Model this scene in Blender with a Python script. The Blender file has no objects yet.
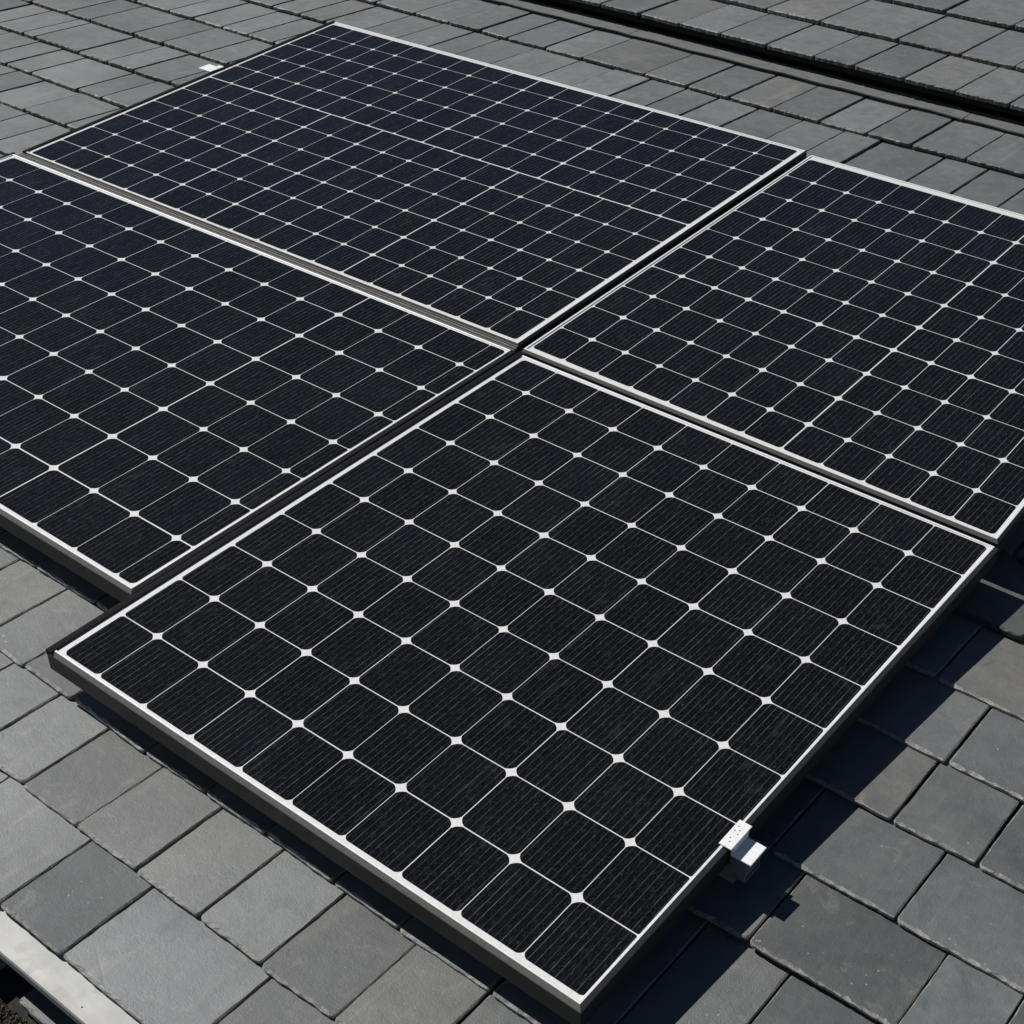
import bpy, math, random
from mathutils import Matrix, Vector

random.seed(11)
sc = bpy.context.scene
COL = sc.collection

# ------------------------------------------------------------------ frame of reference
# Everything is laid out on the roof: x along the slate courses, y up the slope, z off the roof.
# The whole roof is pitched about x.
PITCH = math.radians(22)
TILT = Matrix.Rotation(PITCH, 4, 'X')

# ------------------------------------------------------------------ camera
CAM_LOC = Vector((2.23128, -1.27362, 2.11007))
RX = Vector((0.780029, 0.625743, -0.000342))
FW = Vector((-0.505761, 0.630142, -0.589174))
UP = RX.cross(FW).normalized()
cam_d = bpy.data.cameras.new("camera")
cam = bpy.data.objects.new("camera", cam_d)
COL.objects.link(cam)
m = Matrix((RX, UP, -FW)).transposed().to_4x4()
m.translation = CAM_LOC
cam.matrix_world = TILT @ m
cam_d.sensor_width = 36
cam_d.lens = 52.555
cam_d.clip_start = 0.05
cam_d.clip_end = 2000
sc.camera = cam

# ------------------------------------------------------------------ light
TO_SUN = (TILT @ Vector((-0.77, -0.06, 1.0)).normalized().to_4d()).to_3d().normalized()
sun_d = bpy.data.lights.new("sun", 'SUN')
sun_d.energy = 5.0
sun_d.angle = math.radians(0.5)
sun_d.color = (1.0, 0.965, 0.91)
sun = bpy.data.objects.new("sun", sun_d)
COL.objects.link(sun)
sun.matrix_world = TO_SUN.to_track_quat('Z', 'Y').to_matrix().to_4x4()
sun.location = TO_SUN * 20

w = bpy.data.worlds.new("World")
sc.world = w
w.use_nodes = True
nt = w.node_tree
bg = nt.nodes["Background"]
sky = nt.nodes.new("ShaderNodeTexSky")
sky.sky_type = 'NISHITA'
sky.sun_disc = False
sky.sun_elevation = math.asin(TO_SUN.z)
sky.sun_rotation = math.atan2(TO_SUN.x, TO_SUN.y)
sky.air_density = 0.75
sky.dust_density = 0.4
sky.altitude = 2500
nt.links.new(sky.outputs[0], bg.inputs[0])
bg.inputs[1].default_value = 0.05

sc.view_settings.view_transform = 'Standard'
sc.view_settings.look = 'None'
sc.view_settings.exposure = 0.0
sc.view_settings.gamma = 1.0


# ------------------------------------------------------------------ helpers
class MB:
    """Collects geometry for ONE mesh object."""
    def __init__(self):
        self.v, self.f, self.m, self.t, self.s = [], [], [], [], []

    def poly(self, pts, mat=0, tint=(1, 1, 1), smooth=False):
        b = len(self.v)
        self.v += [tuple(p) for p in pts]
        self.f.append(tuple(range(b, b + len(pts))))
        self.m.append(mat); self.t.append(tint); self.s.append(smooth)

    def face(self, idx, mat=0, tint=(1, 1, 1), smooth=False):
        self.f.append(tuple(idx)); self.m.append(mat); self.t.append(tint); self.s.append(smooth)

    def loft(self, rings, mats, tint=(1, 1, 1), cap_top=0, cap_bot=None, smooth=False):
        b = len(self.v); n = len(rings[0])
        for r in rings:
            self.v += [tuple(p) for p in r]
        for k in range(len(rings) - 1):
            for i in range(n):
                j = (i + 1) % n
                self.face((b + k * n + i, b + k * n + j, b + (k + 1) * n + j, b + (k + 1) * n + i)[::-1], mats[k], tint, smooth)
        if cap_top is not None:
            self.face(range(b, b + n), cap_top, tint)
        if cap_bot is not None:
            self.face([b + (len(rings) - 1) * n + i for i in range(n)][::-1], cap_bot, tint)

    def box(self, x0, x1, y0, y1, z0, z1, mat=0, bev=0.0015, tint=(1, 1, 1)):
        def ring(i, z):
            return [(x0 + i, y0 + i, z), (x1 - i, y0 + i, z), (x1 - i, y1 - i, z), (x0 + i, y1 - i, z)]
        self.loft([ring(bev, z1), ring(0, z1 - bev), ring(0, z0 + bev), ring(bev, z0)], [mat] * 3, tint, mat, mat)

    def cyl(self, cx, cy, z0, z1, r, mat=0, n=20, bev=0.001):
        def ring(rr, z):
            return [(cx + rr * math.cos(2 * math.pi * i / n), cy + rr * math.sin(2 * math.pi * i / n), z) for i in range(n)]
        self.loft([ring(r - bev, z1), ring(r, z1 - bev), ring(r, z0)], [mat] * 2, (1, 1, 1), mat, mat)

    def build(self, name, mats, parent=None, origin=(0, 0, 0)):
        ox, oy, oz = origin
        me = bpy.data.meshes.new(name)
        me.from_pydata([(x - ox, y - oy, z - oz) for x, y, z in self.v], [], self.f)
        me.polygons.foreach_set("material_index", self.m)
        me.polygons.foreach_set("use_smooth", self.s)
        a = me.color_attributes.new("tint", 'FLOAT_COLOR', 'CORNER')
        buf = []
        for f, t in zip(self.f, self.t):
            buf += [t[0], t[1], t[2], 1.0] * len(f)
        a.data.foreach_set("color", buf)
        for mm in (mats if isinstance(mats, (list, tuple)) else [mats]):
            me.materials.append(mm)
        me.update()
        o = bpy.data.objects.new(name, me)
        COL.objects.link(o)
        if parent is not None:
            o.parent = parent
        else:
            o.matrix_world = TILT @ Matrix.Translation(origin)
        return o


def thing(name, label, cat, loc, group=None, kind=None):
    o = bpy.data.objects.new(name, None)
    o.empty_display_size = 0.1
    COL.objects.link(o)
    o.matrix_world = TILT @ Matrix.Translation(loc)
    tag(o, label, cat, group, kind)
    return o


def tag(o, label, cat, group=None, kind=None):
    o["label"] = label
    o["category"] = cat
    if group:
        o["group"] = group
    if kind:
        o["kind"] = kind


# ------------------------------------------------------------------ materials
def mat(name):
    mm = bpy.data.materials.new(name)
    mm.use_nodes = True
    t = mm.node_tree
    return mm, t, t.nodes["Principled BSDF"]


def N(t, typ, **kw):
    n = t.nodes.new(typ)
    for k, v in kw.items():
        if k == 'ins':
            for kk, vv in v.items():
                n.inputs[kk].default_value = vv
        else:
            setattr(n, k, v)
    return n


def math_(t, op, a, b=None, c=None):
    n = t.nodes.new("ShaderNodeMath")
    n.operation = op
    for i, x in enumerate((a, b, c)):
        if x is None:
            continue
        if isinstance(x, (int, float)):
            n.inputs[i].default_value = x
        else:
            t.links.new(x, n.inputs[i])
    return n.outputs[0]


def ramp(t, fac, stops):
    n = t.nodes.new("ShaderNodeValToRGB")
    el = n.color_ramp.elements
    while len(el) < len(stops):
        el.new(0.5)
    for e, (p, c) in zip(el, stops):
        e.position = p
        e.color = (c, c, c, 1) if isinstance(c, (int, float)) else (*c, 1)
    t.links.new(fac, n.inputs[0])
    return n.outputs[0]


def noise(t, vec, scale, detail=4, rough=0.55, dist=0.0):
    n = N(t, "ShaderNodeTexNoise", ins={"Scale": scale, "Detail": detail, "Roughness": rough, "Distortion": dist})
    t.links.new(vec, n.inputs["Vector"])
    return n.outputs["Fac"]


def mapping(t, vec, scale, rot=(0, 0, 0)):
    n = N(t, "ShaderNodeMapping")
    n.inputs["Scale"].default_value = scale
    n.inputs["Rotation"].default_value = rot
    t.links.new(vec, n.inputs["Vector"])
    return n.outputs[0]


def mixc(t, fac, a, b, mode='MIX'):
    n = N(t, "ShaderNodeMix", data_type='RGBA', blend_type=mode)
    for s, x in ((0, fac), (6, a), (7, b)):
        if isinstance(x, (int, float)):
            n.inputs[s].default_value = x if s == 0 else (x, x, x, 1)
        elif isinstance(x, tuple):
            n.inputs[s].default_value = (*x, 1)
        else:
            t.links.new(x, n.inputs[s])
    return n.outputs[2]


def slate_material(name, edge=False):
    mm, t, p = mat(name)
    tc = N(t, "ShaderNodeTexCoord").outputs["Object"]
    tint = N(t, "ShaderNodeVertexColor", layer_name="tint").outputs["Color"]
    # every slate reads its own patch of the rock: shift the noise by its tint
    off = N(t, "ShaderNodeVectorMath", operation='SCALE', ins={"Scale": 7.0})
    t.links.new(tint, off.inputs[0])
    add = N(t, "ShaderNodeVectorMath", operation='ADD')
    t.links.new(tc, add.inputs[0]); t.links.new(off.outputs[0], add.inputs[1])
    v = add.outputs[0]
    big = noise(t, v, 5, 5, 0.6, 0.6)
    mid = noise(t, v, 26, 6, 0.65)
    fine = noise(t, v, 240, 5, 0.7)
    streak = noise(t, mapping(t, v, (22, 2.4, 8), (0, 0, 0.5)), 1.0, 4, 0.6, 0.8)
    base = mixc(t, ramp(t, big, [(0.3, 0.0), (0.7, 1.0)]), (0.047, 0.056, 0.059), (0.090, 0.096, 0.097))
    base = mixc(t, ramp(t, mid, [(0.45, 0.0), (0.8, 0.45)]), base, (0.112, 0.114, 0.110))
    base = mixc(t, ramp(t, streak, [(0.58, 0.0), (0.70, 0.50)]), base, (0.150, 0.136, 0.114))
    base = mixc(t, 1.0, base, tint, 'MULTIPLY')
    grain = noise(t, v, 420, 3, 0.75)
    base = mixc(t, ramp(t, fine, [(0.30, 0.42), (0.52, 0.0)]), base, (0.06, 0.062, 0.064))
    base = mixc(t, ramp(t, grain, [(0.54, 0.0), (0.80, 0.36)]), base, (0.24, 0.24, 0.23))
    scuff = noise(t, mapping(t, v, (9, 60, 20), (0, 0, 0.9)), 1.0, 5, 0.75, 1.5)
    base = mixc(t, ramp(t, scuff, [(0.64, 0.0), (0.74, 0.45)]), base, (0.22, 0.217, 0.205))
    blot = noise(t, v, 11, 6, 0.7, 1.0)
    base = mixc(t, ramp(t, blot, [(0.34, 0.55), (0.47, 0.0)]), base, (0.042, 0.048, 0.053))
    base = mixc(t, ramp(t, blot, [(0.58, 0.0), (0.70, 0.6)]), base, (0.140, 0.139, 0.130))
    # lichen flecks and mineral specks
    vo = N(t, "ShaderNodeTexVoronoi", ins={"Scale": 46.0})
    t.links.new(v, vo.inputs["Vector"])
    speck = ramp(t, math_(t, 'ADD', vo.outputs["Distance"], math_(t, 'MULTIPLY', noise(t, v, 9, 2), 0.5)), [(0.235, 0.75), (0.275, 0.0)])
    base = mixc(t, speck, base, (0.30, 0.29, 0.26))
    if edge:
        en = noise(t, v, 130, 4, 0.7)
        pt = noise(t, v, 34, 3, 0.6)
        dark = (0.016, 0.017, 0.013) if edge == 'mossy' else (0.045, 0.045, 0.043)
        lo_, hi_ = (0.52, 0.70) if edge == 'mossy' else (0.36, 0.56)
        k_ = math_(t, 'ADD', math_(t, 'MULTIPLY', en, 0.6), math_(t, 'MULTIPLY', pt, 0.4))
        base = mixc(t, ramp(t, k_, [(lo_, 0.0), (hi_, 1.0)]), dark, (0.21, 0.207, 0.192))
    t.links.new(base, p.inputs["Base Color"])
    rr = ramp(t, mid, [(0.3, 0.54), (0.7, 0.68)])
    t.links.new(rr, p.inputs["Roughness"])
    p.inputs["IOR"].default_value = 1.66
    t.links.new(ramp(t, noise(t, v, 0.9, 2), [(0.35, 0.45), (0.65, 0.95)]), p.inputs["Specular IOR Level"])
    p.inputs["Sheen Weight"].default_value = 0.34          # sheen put in to brighten slates at grazing views
    p.inputs["Sheen Roughness"].default_value = 0.45
    p.inputs["Sheen Tint"].default_value = (0.9, 0.9, 0.88, 1)
    h = math_(t, 'ADD', math_(t, 'MULTIPLY', mid, 0.5), math_(t, 'ADD', math_(t, 'MULTIPLY', fine, 0.34), math_(t, 'MULTIPLY', streak, 0.4)))
    b = N(t, "ShaderNodeBump", ins={"Strength": 1.0 if edge else 0.85, "Distance": 0.006 if edge else 0.0028})
    t.links.new(h, b.inputs["Height"])
    t.links.new(b.outputs[0], p.inputs["Normal"])
    return mm


M_SLATE = slate_material("slate")
M_SLATE_EDGE = slate_material("slate_chipped_edge", True)
M_SLATE_MOSS = slate_material("slate_mossy_edge", "mossy")


def plain(name, col, rough=0.6, metal=0.0, var=0.15, bump=0.0, scale=30, coat=0.0, spec=0.5):
    mm, t, p = mat(name)
    tc = N(t, "ShaderNodeTexCoord").outputs["Object"]
    n = noise(t, tc, scale, 5, 0.6)
    lo = tuple(c * (1 - var) for c in col); hi = tuple(min(1, c * (1 + var)) for c in col)
    t.links.new(mixc(t, ramp(t, n, [(0.3, 0.0), (0.7, 1.0)]), lo, hi), p.inputs["Base Color"])
    t.links.new(ramp(t, noise(t, tc, scale * 3, 4), [(0.3, max(0.03, rough - 0.08)), (0.7, min(1, rough + 0.08))]), p.inputs["Roughness"])
    p.inputs["Metallic"].default_value = metal
    p.inputs["Coat Weight"].default_value = coat
    p.inputs["Coat Roughness"].default_value = 0.06
    p.inputs["Specular IOR Level"].default_value = spec
    if bump:
        b = N(t, "ShaderNodeBump", ins={"Strength": 0.6, "Distance": bump})
        t.links.new(noise(t, tc, scale * 4, 6, 0.7), b.inputs["Height"])
        t.links.new(b.outputs[0], p.inputs["Normal"])
    return mm


M_DECK = plain("roofing_felt", (0.012, 0.012, 0.013), 0.9, var=0.3)
M_FLASH = plain("lead_flashing", (0.115, 0.118, 0.116), 0.6, 0.0, 0.2, 0.0015, 18)
M_VOID = plain("gap_shade_black", (0.006, 0.006, 0.007), 0.85, var=0.3)  # near-black colour stands in for the shade inside the roof gap
M_ALU = plain("rail_aluminium", (0.45, 0.45, 0.44), 0.42, 0.6, 0.1, 0.0, 60)
M_SIDE = plain("shaded_frame_side", (0.024, 0.0235, 0.022), 0.55, 0.0, 0.15, 0.0, 60, spec=0.2)  # shade on the frame walls is put into this dark colour
M_EDGE = plain("grey_frame_edge", (0.105, 0.102, 0.095), 0.45, 0.2, 0.15, 0.0, 80)  # darker grey for the outer chamfer
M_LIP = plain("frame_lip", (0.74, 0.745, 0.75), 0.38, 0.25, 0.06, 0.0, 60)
M_TRIM = plain("black_edge_strip", (0.007, 0.007, 0.008), 0.7, var=0.2, spec=0.1)
M_CLAMP = plain("cast_clamp_metal", (0.76, 0.77, 0.77), 0.45, 0.15, 0.08, 0.0006, 90)
M_CLAMP_SHADE = plain("shaded_clamp_metal", (0.17, 0.18, 0.19), 0.5, 0.2, 0.15, 0.0005, 60)  # clamp metal darkened in colour to show the block in shade
M_HOLE = plain("dark_hole", (0.02, 0.02, 0.02), 0.7)
M_FILLER = plain("joint_filler_grey", (0.14, 0.134, 0.124), 0.55, 0.3, 0.2, 0.0, 40)  # grey of the added strip between left and far panel
M_GRIT = plain("brown_grit", (0.075, 0.060, 0.040), 0.9, 0.0, 0.6, 0.002, 120)


def galvanised():
    mm, t, p = mat("galvanised_steel")
    tc = N(t, "ShaderNodeTexCoord").outputs["Object"]
    vo = N(t, "ShaderNodeTexVoronoi", ins={"Scale": 38.0})
    t.links.new(tc, vo.inputs["Vector"])
    gr = N(t, "ShaderNodeRGBToBW")
    t.links.new(vo.outputs["Color"], gr.inputs[0])
    n = noise(t, mapping(t, tc, (5, 14, 5)), 1.0, 5, 0.6)
    c = mixc(t, ramp(t, n, [(0.3, 0.0), (0.75, 1.0)]), (0.25, 0.26, 0.26), (0.40, 0.395, 0.37))
    c = mixc(t, 0.16, c, gr.outputs[0], 'SOFT_LIGHT')
    c = mixc(t, ramp(t, noise(t, mapping(t, tc, (3, 30, 8)), 1.0, 6, 0.7, 1.0), [(0.52, 0.0), (0.72, 0.5)]), c, (0.21, 0.20, 0.175))
    sp = noise(t, tc, 170, 3, 0.6)
    c = mixc(t, ramp(t, sp, [(0.24, 0.8), (0.30, 0.0)]), c, (0.16, 0.15, 0.13))
    t.links.new(c, p.inputs["Base Color"])
    p.inputs["Metallic"].default_value = 0.1
    t.links.new(ramp(t, n, [(0.3, 0.5), (0.7, 0.62)]), p.inputs["Roughness"])
    return mm


M_GALV = galvanised()


def backsheet_material():
    mm, t, p = mat("white_backsheet")
    tc = N(t, "ShaderNodeTexCoord").outputs["Object"]
    n = noise(t, tc, 160, 4, 0.7)
    c = mixc(t, ramp(t, n, [(0.35, 0.35), (0.6, 0.0)]), (0.63, 0.635, 0.63), (0.40, 0.40, 0.385))
    t.links.new(c, p.inputs["Base Color"])
    p.inputs["Roughness"].default_value = 0.5
    p.inputs["Coat Weight"].default_value = 0.8
    p.inputs["Coat Roughness"].default_value = 0.12
    return mm


M_SHEET = backsheet_material()


def cell_material():
    """Dark silicon under glass: fine metal fingers running up the slope, dust specks."""
    mm, t, p = mat("silicon_cells")
    tc = N(t, "ShaderNodeTexCoord").outputs["Object"]
    tint = N(t, "ShaderNodeVertexColor", layer_name="tint").outputs["Color"]
    sep = N(t, "ShaderNodeSeparateXYZ")
    t.links.new(tc, sep.inputs[0])
    x, y = sep.outputs[0], sep.outputs[1]

    def lines(pitch, width, phase=0.0):
        fr = math_(t, 'FRACT', math_(t, 'ADD', math_(t, 'DIVIDE', x, pitch), phase))
        d = math_(t, 'ABSOLUTE', math_(t, 'SUBTRACT', fr, 0.5))
        return math_(t, 'LESS_THAN', d, width / pitch / 2)
    fing = lines(0.0147, 0.00085)
    soft = lines(0.0147, 0.0058)
    fine = lines(0.00735, 0.0012, 0.31)
    # brightness of a finger changes along and between fingers
    wn = N(t, "ShaderNodeTexWhiteNoise", noise_dimensions='2D')
    cb = N(t, "ShaderNodeCombineXYZ")
    t.links.new(math_(t, 'FLOOR', math_(t, 'DIVIDE', x, 0.0147)), cb.inputs[0])
    t.links.new(math_(t, 'FLOOR', math_(t, 'DIVIDE', y, 0.156)), cb.inputs[1])
    t.links.new(cb.outputs[0], wn.inputs["Vector"])
    each = math_(t, 'MULTIPLY_ADD', math_(t, 'POWER', wn.outputs["Value"], 1.5), 0.62, 0.30)
    broken = ramp(t, noise(t, mapping(t, tc, (300, 40, 1)), 1.0, 3, 0.7), [(0.36, 0.22), (0.60, 1.0)])
    mod = ramp(t, noise(t, mapping(t, tc, (68, 5, 1)), 1.0, 3, 0.6), [(0.38, 0.16), (0.68, 1.0)])
    dash = ramp(t, noise(t, mapping(t, tc, (330, 60, 1)), 1.0, 3, 0.7), [(0.57, 0.0), (0.76, 1.0)])
    weave = ramp(t, noise(t, mapping(t, tc, (260, 420, 1)), 1.0, 2, 0.6), [(0.45, 0.0), (0.75, 1.0)])
    big = noise(t, tc, 3.0, 3, 0.5)
    c = mixc(t, ramp(t, big, [(0.3, 0.0), (0.7, 1.0)]), (0.0016, 0.0017, 0.0022), (0.0032, 0.0035, 0.0048))
    c = mixc(t, 1.0, c, tint, 'MULTIPLY')
    mod2 = ramp(t, noise(t, mapping(t, tc, (68, 9, 1), (0, 0, 0)), 1.7, 3, 0.6), [(0.30, 0.35), (0.70, 1.0)])
    cross = ramp(t, noise(t, mapping(t, tc, (150, 520, 1)), 1.0, 2, 0.6), [(0.42, 0.0), (0.70, 1.0)])
    c = mixc(t, math_(t, 'MULTIPLY', soft, math_(t, 'MULTIPLY', mod2, 0.08)), c, (0.016, 0.017, 0.022))
    c = mixc(t, math_(t, 'MULTIPLY', cross, 0.18), c, (0.014, 0.015, 0.019))
    c = mixc(t, math_(t, 'MULTIPLY', dash, 0.75), c, (0.052, 0.054, 0.061))
    c = mixc(t, math_(t, 'MULTIPLY', weave, 0.06), c, (0.06, 0.06, 0.06))
    c = mixc(t, math_(t, 'MULTIPLY', fine, math_(t, 'MULTIPLY', mod2, 0.14)), c, (0.036, 0.037, 0.042))
    c = mixc(t, math_(t, 'MULTIPLY', fing, math_(t, 'MULTIPLY', math_(t, 'MULTIPLY', each, broken), 0.85)), c, (0.165, 0.168, 0.178))
    gr_ = ramp(t, noise(t, tc, 300, 2, 0.7), [(0.53, 0.0), (0.70, 1.0)])
    c = mixc(t, math_(t, 'MULTIPLY', gr_, 0.42), c, (0.027, 0.029, 0.037))
    dust = ramp(t, noise(t, tc, 210, 3, 0.75), [(0.68, 0.0), (0.80, 0.7)])
    c = mixc(t, dust, c, (0.24, 0.24, 0.235))
    smear = ramp(t, noise(t, mapping(t, tc, (16, 7, 1), (0, 0, 0.6)), 1.0, 5, 0.7, 1.2), [(0.60, 0.0), (0.80, 0.42)])
    c = mixc(t, smear, c, (0.050, 0.051, 0.053))
    t.links.new(c, p.inputs["Base Color"])
    p.inputs["Roughness"].default_value = 0.5
    p.inputs["Specular IOR Level"].default_value = 0.005
    p.inputs["Coat Weight"].default_value = 1.0
    p.inputs["Coat IOR"].default_value = 1.25   # anti-reflective solar glass
    t.links.new(ramp(t, noise(t, tc, 40, 4), [(0.3, 0.07), (0.7, 0.16)]), p.inputs["Coat Roughness"])
    return mm


M_CELL = cell_material()


# ------------------------------------------------------------------ slate roofs
def tint_for(r):
    k = r.random()
    g = r.uniform(0.66, 1.30)
    if k < 0.50:
        c = (0.972, 1.0, 1.012)
    elif k < 0.76:
        c = (0.945, 0.995, 1.04)
    elif k < 0.91:
        c = (0.96, 1.01, 0.99)
    else:
        c = (1.07, 1.0, 0.92)
    return tuple(g * a * r.uniform(0.985, 1.015) for a in c)


def slate(mb, r, xa, xb, ytail, yhead, ztail, slope, thick=0.010, gap=0.0050, tint=None, em=1):
    """One riven slate: ragged outline, chipped bevel along the edges, a thin body."""
    xa += gap / 2 * r.uniform(0.35, 1.6); xb -= gap / 2 * r.uniform(0.35, 1.6)
    sk = r.uniform(-0.0025, 0.0025)
    dz = r.uniform(-0.0016, 0.0016) + (0.0022 if r.random() < 0.2 else 0)
    roll = r.uniform(-0.013, 0.013)
    yaw = r.uniform(-0.006, 0.006)
    ya, yb = ytail(xa) + r.uniform(-0.002, 0.002) + sk, ytail(xb) + r.uniform(-0.002, 0.002) - sk
    ha, hb = yhead(xa), yhead(xb)
    rc = r.uniform(0.004, 0.010)
    rd = r.uniform(0.004, 0.012)
    c = [(xa + yaw * 0.3, ya), (xb + yaw * 0.3, yb), (xb, hb), (xa, ha)]
    pts, inset = [], []
    def seg(p, q, n, amp, iw, first=0, norm=(0, 1)):
        ph = [r.uniform(0, 6.28) for _ in range(3)]
        for i in range(n):
            f = i / n
            x = p[0] + (q[0] - p[0]) * f; y = p[1] + (q[1] - p[1]) * f
            wob = amp * (math.sin(f * 7 + ph[0]) + 0.7 * math.sin(f * 19 + ph[1])) * 0.4 + r.uniform(-amp, amp) * 0.5
            if i == 0:
                wob = 0
            pts.append((x - norm[0] * wob, y - norm[1] * wob))
            inset.append((norm[0], norm[1], iw * r.uniform(0.35, 1.9)))
    w_ = xb - xa
    nt_ = max(8, int(w_ / 0.011))
    ns_ = 14
    # tail, with rounded corners
    seg((c[0][0] + rc, c[0][1]), (c[1][0] - rd, c[1][1]), nt_, 0.0014 if em == 1 else 0.0022, 0.0042, norm=(0, 1))
    pts.append((c[1][0] - rd, c[1][1])); inset.append((0, 1, 0.003))
    pts.append((c[1][0] - rd * 0.3, c[1][1] + rd * 0.3)); inset.append((-0.7, 0.7, 0.003))
    seg((c[1][0], c[1][1] + rd), c[2], ns_, 0.0009, 0.0018, norm=(-1, 0))
    seg(c[2], c[3], 3, 0, 0.001, norm=(0, -1))
    seg(c[3], (c[0][0], c[0][1] + rc), ns_, 0.0009, 0.0016, norm=(1, 0))
    pts.append((c[0][0], c[0][1] + rc)); inset.append((1, 0, 0.002))
    pts.append((c[0][0] + rc * 0.3, c[0][1] + rc * 0.3)); inset.append((0.7, 0.7, 0.003))
    xm = (xa + xb) / 2
    def z(x, y):
        return ztail + dz + slope * (y - ytail(x)) + roll * (x - xm)
    top = [(px + ix * iw, py + iy * iw, z(px, py)) for (px, py), (ix, iy, iw) in zip(pts, inset)]
    rim = [(px, py, z(px, py) - 0.0012 - iw * 0.5) for (px, py), (ix, iy, iw) in zip(pts, inset)]
    low = [(px + ix * 0.001, py + iy * 0.001, z(px, py) - thick) for (px, py), (ix, iy, iw) in zip(pts, inset)]
    tt = tint or tint_for(r)
    mb.loft([top, rim, low], [em, em], tt, 0, None)


def fill_joints(r, known, x0, x1, wmin, wmax):
    """Known joints plus random ones so that no slate is wider than about wmax."""
    k = sorted(known)
    out = []
    x = k[0] if k else (x0 + x1) / 2
    left = []
    q = x
    while q > x0:
        q -= r.uniform(wmin, wmax)
        left.append(q)
    out = left[::-1]
    for a, b in zip(k, k[1:]):
        out.append(a)
        span = b - a
        if span > wmax * 1.25:
            n = max(2, round(span / ((wmin + wmax) / 2)))
            for i in range(1, n):
                out.append(a + span * (i + r.uniform(-0.18, 0.18)) / n)
    q = k[-1] if k else x
    out.append(q)
    while q < x1:
        q += r.uniform(wmin, wmax)
        out.append(q)
    return out


ZR = -0.115
XL, XR = -5.2, 3.2


def tail_fn(a, b):
    """Tail line of a course: height a at the left, b at the right, eased beneath the panels."""
    def f(x):
        t_ = min(1, max(0, (x + 0.15) / 1.50))
        return a + (b - a) * t_
    return f


rows = [
    (-0.456, -0.456, [0.349, 0.533, 0.854], 0.16, 0.33),
    (-0.243, -0.243, [-0.037, 0.131, 0.308, 0.487, 0.661, 0.828, 1.01, 1.181], 0.15, 0.22),
    (-0.020, -0.034, [-0.503, -0.319, -0.165, 1.571], 0.15, 0.24),
    (0.217, 0.345, [-0.44, 1.48, 1.773, 1.919], 0.17, 0.28),
    (0.435, 0.556, [1.40, 1.667, 1.95], 0.18, 0.28),
    (0.655, 0.771, [1.30, 1.548, 1.726], 0.16, 0.26),
    (0.885, 0.984, [1.33, 1.562, 1.80], 0.18, 0.27),
    (1.135, 1.208, [1.43, 1.71], 0.18, 0.27),
    (1.405, 1.450, [1.53, 1.78], 0.18, 0.27),
    (1.710, 1.730, [-2.91, -2.738, 1.6], 0.16, 0.26),
    (2.025, 2.035, [-3.165, -2.923], 0.17, 0.27),
    (2.300, 2.310, [-3.425, -3.254, -2.944, -2.786], 0.16, 0.28),
    (2.590, 2.600, [-3.701, -3.607, -3.305, -3.106, -2.931], 0.15, 0.27),
    (2.897, 2.905, [-3.789, -3.611, -3.307, -3.107, -2.866], 0.16, 0.28),
    (3.212, 3.225, [-3.426, -3.261, -2.925], 0.16, 0.3),
    (3.560, 3.575, [-3.066, -2.895, -2.70], 0.17, 0.27),
    (3.905, 3.930, [-2.507, -2.297, -2.11, -1.953, -1.74, -1.532, -1.207, -0.99, -0.786, -0.584, -0.372, -0.164, 0.023, 0.241], 0.17, 0.26),
]
# the course beneath the top one (tail 3.56) carries these joints at its upper end
rows[15] = (3.560, 3.575, [-2.914, -2.749, -2.529, -2.334, -1.99, -1.795, -1.549, -1.366, -0.997, -0.647, -0.444, -0.102, 0.162, 0.337], 0.17, 0.27)
rows[14] = (3.212, 3.225, [-3.43, -3.262, -3.066, -2.895], 0.16, 0.3)

roof = thing("slate_roof", "broad grey slate roof plane that the four solar panels are mounted on", "roof", (0, 0, ZR))
O = (0, 0, ZR)
mb = MB()
r = random.Random(5)
for i, (a, b, known, wmin, wmax) in enumerate(rows):
    tf = tail_fn(a, b)
    if i + 1 < len(rows):
        nf = tail_fn(rows[i + 1][0], rows[i + 1][1])
        ov = 0.07
    else:
        nf = tail_fn(4.285, 4.295); ov = 0.06
    exp_ = nf(1.4) - tf(1.4) if i > 2 else nf(0) - tf(0)
    slope = (-0.0135 if i < 7 else -0.0185) / max(0.2, exp_)
    js = fill_joints(r, known, XL, XR, wmin, wmax)
    for xa, xb in zip(js, js[1:]):
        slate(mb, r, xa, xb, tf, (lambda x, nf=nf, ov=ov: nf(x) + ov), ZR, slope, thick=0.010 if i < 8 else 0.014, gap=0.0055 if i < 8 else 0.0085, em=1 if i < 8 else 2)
mb.build("slates", [M_SLATE, M_SLATE_EDGE, M_SLATE_MOSS], roof, O)
mb = MB()
mb.box(XL, XR, -0.44, 4.36, ZR - 0.075, ZR - 0.034)
mb.build("felt_underlay", M_DECK, roof, O)
mb = MB()
r = random.Random(9)
xs = [XL, -3.1, -1.55, 0.06, 1.6, XR]
for xa, xb in zip(xs, xs[1:]):
    n = 24
    lo = [(xa + 0.002 + (xb - xa - 0.004) * k / n, 4.282 + 0.004 * math.sin(k * 1.3 + xa) + r.uniform(-.0015, .0015)) for k in range(n + 1)]
    hi = [(xb - 0.002 - (xb - xa - 0.004) * k / n, 4.388 + 0.004 * math.sin(k * 0.9 + xa) + r.uniform(-.001, .001)) for k in range(n + 1)]
    ol = lo + hi
    mb.loft([[(x, y, ZR - 0.0005) for x, y in ol], [(x, y, ZR - 0.006) for x, y in ol]], [0], (1, 1, 1), 0, None)
mb.build("flashing_strip", M_FLASH, roof, O)
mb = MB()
mb.box(XL, XR, 4.40, 4.62, -0.30, -0.27)
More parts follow.
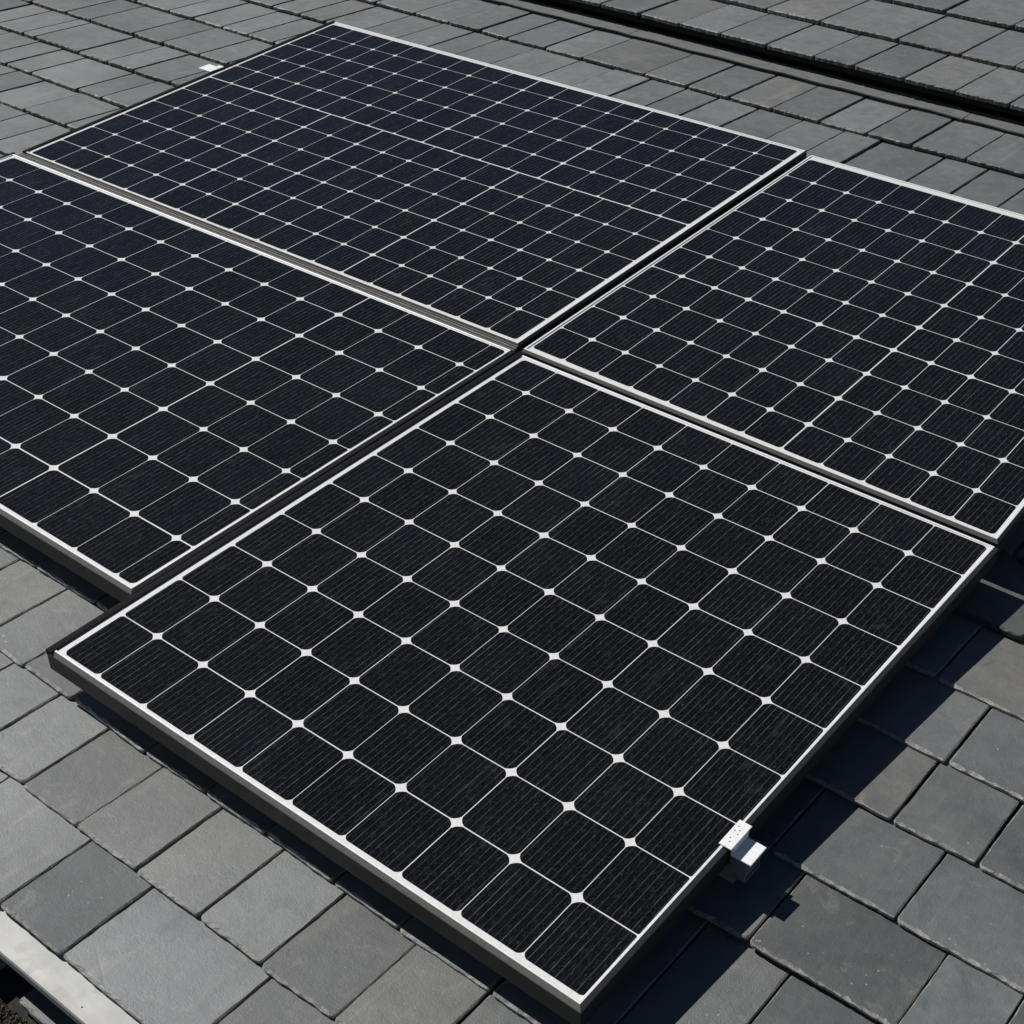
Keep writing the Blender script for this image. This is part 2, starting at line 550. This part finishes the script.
mb.box(XL, XR, 4.585, 4.62, -0.27, -0.09)
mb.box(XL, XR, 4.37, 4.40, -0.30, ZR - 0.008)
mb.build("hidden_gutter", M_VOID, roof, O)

# --- the raised roof beyond the gap
ZU = -0.040
up = thing("slate_roof", "raised slate roof section beyond the long dark gap at the top right", "roof", (0, 4.36, ZU))
OU = (0, 4.36, ZU)
urows = [
    (4.352, [-1.551, -1.34, -1.123, -0.891, -0.662, -0.244, -0.017], 0.20, 0.30),
    (4.770, [-1.14, -0.863, -0.484, -0.193], 0.22, 0.36),
    (5.250, [-0.76, -0.494], 0.22, 0.34),
    (5.720, [], 0.22, 0.34), (6.190, [], 0.22, 0.34),
]
mb = MB()
r = random.Random(21)
for i, (a, known, wmin, wmax) in enumerate(urows):
    nx = urows[i + 1][0] if i + 1 < len(urows) else 6.65
    js = fill_joints(r, known, XL, XR, wmin, wmax)
    for xa, xb in zip(js, js[1:]):
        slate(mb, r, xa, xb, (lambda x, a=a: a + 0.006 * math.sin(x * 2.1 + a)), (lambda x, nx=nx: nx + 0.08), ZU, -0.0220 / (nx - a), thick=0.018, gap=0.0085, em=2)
mb.build("slates", [M_SLATE, M_SLATE_EDGE, M_SLATE_MOSS], up, OU)
mb = MB()
mb.box(XL, XR, 4.40, 6.7, ZU - 0.06, ZU - 0.036)
mb.build("felt_underlay", M_DECK, up, OU)

# --- the strip of bare metal along the eaves and what shows below it
st = thing("metal_flashing", "bright bare metal strip along the slate edge at the lower left", "flashing", (0.5, -0.48, -0.13))
OS = (0.5, -0.48, -0.13)
mb = MB()
n = 60
prof = [(-0.36, -0.1290), (-0.505, -0.1330), (-0.5105, -0.1350), (-0.5125, -0.1400), (-0.5125, -0.1560), (-0.5105, -0.1560), (-0.5085, -0.1400), (-0.504, -0.1360), (-0.36, -0.1320)]
for k in range(n):
    xa = XL + (XR - XL) * k / n; xb = XL + (XR - XL) * (k + 1) / n
    za = 0.0009 * math.sin(k * 1.7); zb = 0.0009 * math.sin((k + 1) * 1.7)
    for (ya, z1), (yb, z2) in zip(prof, prof[1:] + prof[:1]):
        mb.poly([(xa, yb, z2 + za), (xa, ya, z1 + za), (xb, ya, z1 + zb), (xb, yb, z2 + zb)][::-1])
mb.build("strip", M_GALV, st, OS)
for xn in (0.640, 1.240):
    mb = MB()
    mb.cyl(xn, -0.494, -0.1345, -0.1315, 0.0019, 0, 14, 0.0004)
    mb.build("fixing_nail", M_HOLE, st, OS)

lo = thing("slate_roof", "shaded lower slates showing under the bare metal strip in the lower left corner", "roof", (0.4, -0.5, -0.26))
OL = (0.4, -0.5, -0.26)
mb = MB()
r = random.Random(4)
lj = [-1.3, -1.02, -0.75, -0.5, -0.24, 0.02, 0.385]
for xa, xb in zip(lj, lj[1:]):
    slate(mb, r, xa, xb, (lambda x: -0.545), (lambda x: -0.22), -0.222, -0.03, thick=0.014, gap=0.006)
lj = [0.452, 0.70, 0.96, 1.2, 1.46, 1.7, 1.98, 2.2]
for xa, xb in zip(lj, lj[1:]):
    slate(mb, r, xa, xb, (lambda x: -0.522), (lambda x: -0.22), -0.245, -0.03, thick=0.018, gap=0.008)
mb.build("slates", [M_SLATE, M_SLATE_EDGE, M_SLATE_MOSS], lo, OL)
mb = MB()
mb.box(-1.3, 2.2, -0.80, -0.22, -0.31, -0.279)
mb.build("felt_underlay", M_DECK, lo, OL)

# grit and moss that has collected along the lower tail
mb = MB()
r = random.Random(77)
for k in range(900):
    x = r.uniform(0.40, 0.62); y = -0.530 - abs(r.gauss(0, 0.016)); s = r.uniform(0.0008, 0.0028) * (2 if r.random() < 0.04 else 1)
    z = -0.278 + r.uniform(0, 0.012) - (y + 0.53) * 0.1
    ph = r.uniform(0, 6)
    top = [(x + s * .5 * math.cos(ph + q) * r.uniform(.6, 1.2), y + s * .5 * math.sin(ph + q) * r.uniform(.6, 1.2), z + s) for q in (0, 1.25, 2.5, 3.8, 5.0)]
    bot = [(x + s * math.cos(ph + q) * r.uniform(.7, 1.2), y + s * math.sin(ph + q) * r.uniform(.7, 1.2), z - s * .3) for q in (0, 1.25, 2.5, 3.8, 5.0)]
    mb.loft([top, bot], [0], (1, 1, 1), 0, 0)
g = mb.build("grit", M_GRIT, None, (0.5, -0.54, -0.29))
tag(g, "brown grit and moss crumbs below the lower slate edge in the corner", "grit", None, "stuff")

# ------------------------------------------------------------------ solar panels
UX, UY = 0.1366248, 0.156       # one front-panel cell


def P(u, v):
    return (u * UX, v * UY)


def lerp(a, b, f):
    return a + (b - a) * f


def quad_at(q, a, b):
    """Bilinear point in a quad given as four corners, a across, b up."""
    (x0, y0), (x1, y1), (x2, y2), (x3, y3) = q
    return (lerp(lerp(x0, x1, a), lerp(x3, x2, a), b), lerp(lerp(y0, y1, a), lerp(y3, y2, a), b))


def inset_quad(q, d):
    """Move every side of a convex quad inwards by d (one value or four: front, right, back, left)."""
    ds = d if isinstance(d, (list, tuple)) else [d] * 4
    ls = []
    for i in range(4):
        a, b = Vector(q[i]), Vector(q[(i + 1) % 4])
        t_ = (b - a).normalized(); nn = Vector((-t_.y, t_.x))
        ls.append((a + nn * ds[i], t_))
    out = []
    for i in range(4):
        p1, t1 = ls[i - 1]; p2, t2 = ls[i]
        den = t1.x * t2.y - t1.y * t2.x
        s = ((p2.x - p1.x) * t2.y - (p2.y - p1.y) * t2.x) / den
        out.append(tuple(p1 + t1 * s))
    return out


FR_H = 0.055
ZG = -0.0030


def add_cells(mb, uf, ub, vl, vr, r, half=0.0010, rad=0.021, thick_u=(), thick_v=(), tint=(1, 1, 1), brim=(0.010, 0.006, 0.004, 0.008)):
    """A block of cells. uf/ub: column lines at the front and back row; vl/vr: row lines at the left and right."""
    nu, nv = len(uf) - 1, len(vl) - 1
    ua, uz = uf[0], uf[-1]

    def node(i, j):
        fv = (vl[j] - vl[0]) / (vl[-1] - vl[0])
        u = lerp(uf[i], ub[i], fv)
        fu = (uf[i] - ua) / (uz - ua)
        return P(u, lerp(vl[j], vr[j], fu))
    wu = [r.uniform(0.75, 1.15) for _ in range(nu + 1)]
    wv = [r.uniform(1.05, 1.4) for _ in range(nv + 1)]
    for i in range(nu):
        for j in range(nv):
            q = [node(i, j), node(i + 1, j), node(i + 1, j + 1), node(i, j + 1)]
            def hw(k, th, last, ww):
                return 0.0 if k in (0, last) else (half * (2.0 if k in th else ww[k]))
            d = [hw(j, thick_v, nv, wv), hw(i + 1, thick_u, nu, wu), hw(j + 1, thick_v, nv, wv), hw(i, thick_u, nu, wu)]
            q = inset_quad(q, d)
            pts = []
            for k in range(4):
                c = Vector(q[k]); pv = Vector(q[k - 1]); nx = Vector(q[(k + 1) % 4])
                e1 = (pv - c); e2 = (nx - c)
                fr_, rt_, bk_, lf_ = j == 0, i == nu - 1, j == nv - 1, i == 0
                on = [(fr_ and k in (0, 1)) and brim[0], (rt_ and k in (1, 2)) and brim[1], (bk_ and k in (2, 3)) and brim[2], (lf_ and k in (0, 3)) and brim[3]]
                on = [o_ for o_ in on if o_]
                rad_ = rad if not on else (rad * 0.7 if len(on) > 1 else on[0])
                rr = min(rad_ * r.uniform(0.9, 1.1), e1.length * 0.45, e2.length * 0.45)
                e1.normalize(); e2.normalize()
                a, b = c + e1 * rr, c + e2 * rr
                # soft corner: between a chamfer and a quarter round
                for s in (0.0, 0.2, 0.4, 0.6, 0.8, 1.0):
                    bez = a * (1 - s) ** 2 + c * 2 * s * (1 - s) + b * s ** 2
                    ch = a.lerp(b, s)
                    pts.append(bez.lerp(ch, 0.55))
            g = r.uniform(0.75, 1.3)
            tt = (tint[0] * g, tint[1] * g, tint[2] * g * r.uniform(0.95, 1.1))
            mb.poly([(p.x, p.y, ZG + 0.00025) for p in pts], 0, tt)


def panel(label, outer, blocks, trim=(0, 0, 0, 0), seed=1, bars=(), tint=(1, 1, 1), lip=0.0135, ch=0.0086):
    r = random.Random(seed)
    q = [P(*c) for c in outer]
    org = (q[0][0], q[0][1], -FR_H)
    t = thing("solar_panel", label, "solar panel", org, "solar panels in a two by two block on the slates")
    # frame: chamfered outer edge, flat lip, inner drop, walls
    def ring(d, z):
        return [(x, y, z) for x, y in inset_quad(q, d)]
    mb = MB()
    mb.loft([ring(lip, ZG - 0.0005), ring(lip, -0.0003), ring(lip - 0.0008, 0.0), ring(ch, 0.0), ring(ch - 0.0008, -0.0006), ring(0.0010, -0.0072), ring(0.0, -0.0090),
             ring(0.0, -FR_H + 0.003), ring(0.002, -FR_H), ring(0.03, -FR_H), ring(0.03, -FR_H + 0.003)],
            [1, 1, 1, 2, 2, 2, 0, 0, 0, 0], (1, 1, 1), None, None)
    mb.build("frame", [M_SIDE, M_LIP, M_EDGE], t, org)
    mb = MB()
    s = inset_quad(q, lip - 0.0005)
    mb.loft([[(x, y, ZG) for x, y in s], [(x, y, ZG - 0.006) for x, y in s]], [0], (1, 1, 1), 0, 0)
    mb.build("backsheet", M_SHEET, t, org)
    mb = MB()
    for b in blocks:
        add_cells(mb, r=r, tint=tint, **b)
    mb.build("cells", M_CELL, t, org)
    # dark strip along the edges that have one: front, right, back, left
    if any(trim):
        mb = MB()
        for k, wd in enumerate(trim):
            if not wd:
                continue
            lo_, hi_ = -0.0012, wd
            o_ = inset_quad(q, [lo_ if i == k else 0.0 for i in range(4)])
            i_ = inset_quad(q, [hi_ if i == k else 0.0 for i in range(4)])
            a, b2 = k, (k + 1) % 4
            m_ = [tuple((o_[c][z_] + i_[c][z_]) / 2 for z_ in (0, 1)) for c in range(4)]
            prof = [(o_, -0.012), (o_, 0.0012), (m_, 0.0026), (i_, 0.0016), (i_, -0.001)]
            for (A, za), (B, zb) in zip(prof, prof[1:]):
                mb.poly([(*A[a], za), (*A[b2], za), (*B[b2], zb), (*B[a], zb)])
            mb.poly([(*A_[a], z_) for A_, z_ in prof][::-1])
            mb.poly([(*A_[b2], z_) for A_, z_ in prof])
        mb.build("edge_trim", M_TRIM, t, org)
    t.matrix_world = TILT @ Matrix.Translation((org[0], org[1], org[2] + 0.003))
    return t


# front panel, ten by ten cells
fu = [-0.04, 0.80, 1.86, 2.90, 3.925, 4.935, 5.96, 6.98, 8.00, 9.035, 10.02]
fv = [-0.05, 0.975, 2.02, 3.05, 4.07, 5.12, 6.14, 7.17, 8.19, 9.17, 10.035]
panel("nearest solar panel with square black cells and a white clamp on its right edge",
      [(-0.285, -0.17), (10.10, -0.21), (10.17, 10.14), (-0.27, 10.18)],
      [dict(uf=fu, ub=fu, vl=fv, vr=fv, rad=0.0150)], trim=(0, 0, 0, 0.0165), seed=3, tint=(0.9, 0.88, 0.86))

# left panel
lu = [-16.82, -15.71, -14.55, -13.43, -12.26, -11.13, -10.0, -8.84, -7.71, -6.57, -5.46, -4.32, -3.165, -2.055, -0.94, -0.52]
lv = [1.50, 2.64, 3.83, 4.92, 5.99, 7.08, 8.17, 9.20, 10.07]
lvl = [1.60, 2.68, 3.83, 4.90, 5.93, 6.99, 8.05, 9.06, 9.88]
panel("left solar panel cut off by the picture edge, its last column of cells narrow",
      [(-17.05, 1.44), (-0.37, 1.36), (-0.40, 10.19), (-17.05, 10.04)],
      [dict(uf=lu, ub=lu, vl=lvl, vr=lv, rad=0.0155, thick_v=(1,), thick_u=(11,))], trim=(0, 0, 0, 0.010), seed=4, tint=(1.0, 1.02, 1.06))

# back panel: two blocks of cells that do not line up, bright lines between
bf = [-16.72, -15.82, -14.89, -13.96, -13.0, -12.02, -11.08, -10.13, -9.22, -8.33, -7.43, -6.54, -5.64, -4.76, -3.92, -3.07, -2.25, -1.42, -0.68]
d0, d1 = -0.57, -0.23
bm = [u + lerp(d0, d1, (u - bf[0]) / (bf[-1] - bf[0])) for u in bf]
bb = [-17.77, -16.9, -16.1, -15.27, -14.38, -13.43, -12.45, -11.53, -10.57, -9.57, -8.57, -7.6, -6.65, -5.68, -4.74, -3.82, -2.88, -1.97, -1.13]
bk = [u + lerp(0.48, 0.22, (u - bb[0]) / (bb[-1] - bb[0])) for u in bb]
vL = [10.31, 11.23, 12.2, 13.19, 14.22, 15.23, 16.20, 17.20, 18.2, 19.23, 20.25, 21.12]
vR = [10.51, 11.47, 12.46, 13.46, 14.46, 15.50, 16.52, 17.54, 18.6, 19.64, 20.68, 21.38]
panel("farthest solar panel with many small cells and brighter lines crossing it",
      [(-16.93, 10.21), (-0.50, 10.38), (-0.94, 21.50), (-17.98, 21.32)],
      [dict(uf=bf, ub=bm, vl=[v for v in vL[:6]] + [16.183], vr=vR[:6] + [16.503], rad=0.0118, thick_u=(5, 7, 12), thick_v=(), half=0.0011),
       dict(uf=bk, ub=bb, vl=[16.222] + vL[7:], vr=[16.542] + vR[7:], rad=0.0118, thick_u=(9, 13), thick_v=(8,), half=0.0011)],
      trim=(0, 0, 0, 0.014), seed=5, tint=(1.0, 1.02, 1.06), ch=0.004, lip=0.010)

# right panel
rf = [-0.21, 0.60, 1.44, 2.29, 3.16, 4.02, 4.88, 5.73, 6.57, 7.43, 8.32, 9.17, 9.95]
rb = [-0.60, 0.17, 1.10, 1.99, 2.88, 3.77, 4.68, 5.55, 6.40, 7.25, 8.10, 8.90, 9.55]
rvl = [10.47, 11.39, 12.42, 13.45, 14.50, 15.55, 16.62, 17.74, 18.90, 20.02, 21.12]
rvr = [10.38, 11.29, 12.35, 13.40, 14.45, 15.50, 16.58, 17.70, 18.85, 19.98, 21.08]
panel("right hand solar panel cut off by the picture edge below the raised roof",
      [(-0.33, 10.28), (10.09, 10.25), (9.69, 21.34), (-0.74, 21.36)],
      [dict(uf=rf, ub=rb, vl=rvl, vr=rvr, rad=0.014, thick_u=(7,), thick_v=(4,))], trim=(0, 0, 0, 0), seed=6, tint=(0.9, 0.95, 1.05), ch=0.0055, lip=0.011)

# added strip in the joint, standing for the far panel's grey front face
mb = MB()
a0, a1 = P(-16.95, 10.06), P(-0.46, 10.21)
b0, b1 = P(-16.93, 10.20), P(-0.50, 10.365)
zs = [(-0.004, 0.0), (-0.004, 0.22), (-0.009, 0.26), (-0.009, 0.34), (-0.003, 0.38), (-0.003, 0.70), (-0.010, 0.74), (-0.010, 0.80), (-0.002, 0.85), (-0.002, 1.0)]
pr = [((lerp(a0[0], b0[0], f), lerp(a0[1], b0[1], f), z), (lerp(a1[0], b1[0], f), lerp(a1[1], b1[1], f), z)) for z, f in zs]
for (A, B), (C_, D_) in zip(pr, pr[1:]):
    mb.poly([A, B, D_, C_])
bot = [(p[0], p[1], -0.03) for p in (pr[0][0], pr[0][1], pr[-1][1], pr[-1][0])]
mb.poly(bot[::-1])
mb.poly([pr[0][0], bot[0], bot[1], pr[0][1]])
mb.poly([pr[-1][0], pr[-1][1], bot[2], bot[3]])
mb.poly([p[0] for p in pr] + [bot[3], bot[0]])
mb.poly(([p[1] for p in pr] + [bot[2], bot[1]])[::-1])
cv = mb.build("added_joint_strip", M_FILLER, None, (a0[0], a0[1], -0.03))
tag(cv, "grooved grey metal strip filling the joint between the left and the farthest panel", "cover strip")


# ------------------------------------------------------------------ rails and clamps
def rail(label, x0, x1, y, group):
    org = ((x0 + x1) / 2, y, -0.108)
    t = thing("mounting_rail", label, "rail", org, group)
    mb = MB()
    w_ = 0.020
    zt, zb = -FR_H - 0.0015, -0.1000
    # open C channel seen from its end
    prof = [(-w_, zb), (w_, zb), (w_, zt), (0.008, zt), (0.008, zt - 0.004), (w_ - 0.003, zt - 0.004), (w_ - 0.003, zb + 0.003),
            (-w_ + 0.003, zb + 0.003), (-w_ + 0.003, zt - 0.004), (-0.008, zt - 0.004), (-0.008, zt), (-w_, zt)]
    n_ = len(prof)
    for k in range(n_):
        (ya, za), (yb, zb_) = prof[k], prof[(k + 1) % n_]
        mb.poly([(x0, y + ya, za), (x1, y + ya, za), (x1, y + yb, zb_), (x0, y + yb, zb_)][::-1])
    mb.poly([(x1, y + a, b) for a, b in prof])
    mb.poly([(x0, y + a, b) for a, b in prof][::-1])
    mb.build("channel", M_ALU, t, org)
    for k in range(3):
        xf = lerp(x0 + 0.12, x1 - 0.12, k / 2)
        mb = MB()
        mb.box(xf - 0.03, xf + 0.03, y - 0.025, y + 0.025, ZR - 0.006, -0.1005)
        mb.build("roof_foot", M_ALU, t, org)
    return t


rail("aluminium rail running under the nearest panel to the clamp on its right edge", 0.02, 1.395, 0.448, "rails under the panels")
rail("aluminium rail running under the farthest panel to the clamp on its left edge", -2.428, -0.25, 2.595, "rails under the panels")


def clamp(label, x, y, flip, zt=0.003, zs=-0.0162, out=0.046):
    """End clamp: plate lapping on the frame, step down, hollow block outside the frame. flip -1 = faces left."""
    s = flip
    org = (x, y, -0.09)
    t = thing("panel_clamp", label, "clamp", org, "clamps on the panel edges")
    def bx(mb, a, b, *rest, **k):
        a, b = x + s * a, x + s * b
        mb.box(min(a, b), max(a, b), *rest, **k)
    mb = MB()
    bx(mb, -0.020, 0.0075, y - 0.0365, y + 0.0365, zt + 0.0006, zt + 0.0040, bev=0.0008)
    mb.build("top_plate", M_CLAMP, t, org)
    mb = MB()
    bx(mb, 0.0022, 0.0062, y - 0.028, y + 0.028, -0.016, zt + 0.0004, bev=0.0005)
    bx(mb, 0.0064 if zs > -0.01 else 0.0022, out, y - 0.028, y + 0.028, zs - 0.0038, zs, bev=0.0008)       # shelf
    mb.build("bracket_shelf", M_CLAMP, t, org)
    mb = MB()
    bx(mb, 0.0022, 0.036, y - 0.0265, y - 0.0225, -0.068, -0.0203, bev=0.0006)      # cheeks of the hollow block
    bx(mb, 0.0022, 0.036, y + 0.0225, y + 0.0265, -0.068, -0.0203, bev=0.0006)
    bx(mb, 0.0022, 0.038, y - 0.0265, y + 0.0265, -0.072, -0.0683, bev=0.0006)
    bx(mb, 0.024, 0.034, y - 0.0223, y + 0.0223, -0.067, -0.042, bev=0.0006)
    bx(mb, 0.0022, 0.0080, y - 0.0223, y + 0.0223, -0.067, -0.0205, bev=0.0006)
    mb.build("bracket_block", M_CLAMP_SHADE, t, org)
    for dx, dy in ((-0.012, 0.020), (-0.005, 0.013), (-0.013, 0.008), (-0.003, 0.002), (-0.010, -0.012), (-0.006, -0.021)):
        mb = MB()
        mb.cyl(x + s * dx, y + dy, zt + 0.0036, zt + 0.0042, 0.0016, 0, 10, 0.0003)
        mb.build("plate_hole", M_HOLE, t, org)
    for dy, z in ((-0.012, -0.055), (0.011, -0.055)):
        mb = MB()
        a = x + s * 0.0341
        ring = [(a + s * 0.0004, y + dy + 0.0022 * math.cos(k * 0.6283), z + 0.0022 * math.sin(k * 0.6283)) for k in range(10)]
        ring2 = [(a - s * 0.002, p[1], p[2]) for p in ring]
        mb.loft([ring, ring2], [0], (1, 1, 1), 0, 0)
        mb.build("bolt", M_HOLE, t, org)
    return t


clamp("white metal clamp gripping the right edge of the nearest panel over its shadow", 1.3848, 0.447, 1)
clamp("small bright clamp on the left edge of the farthest panel", -2.4055, 2.588, -1, zt=0.006, zs=0.0055, out=0.060)
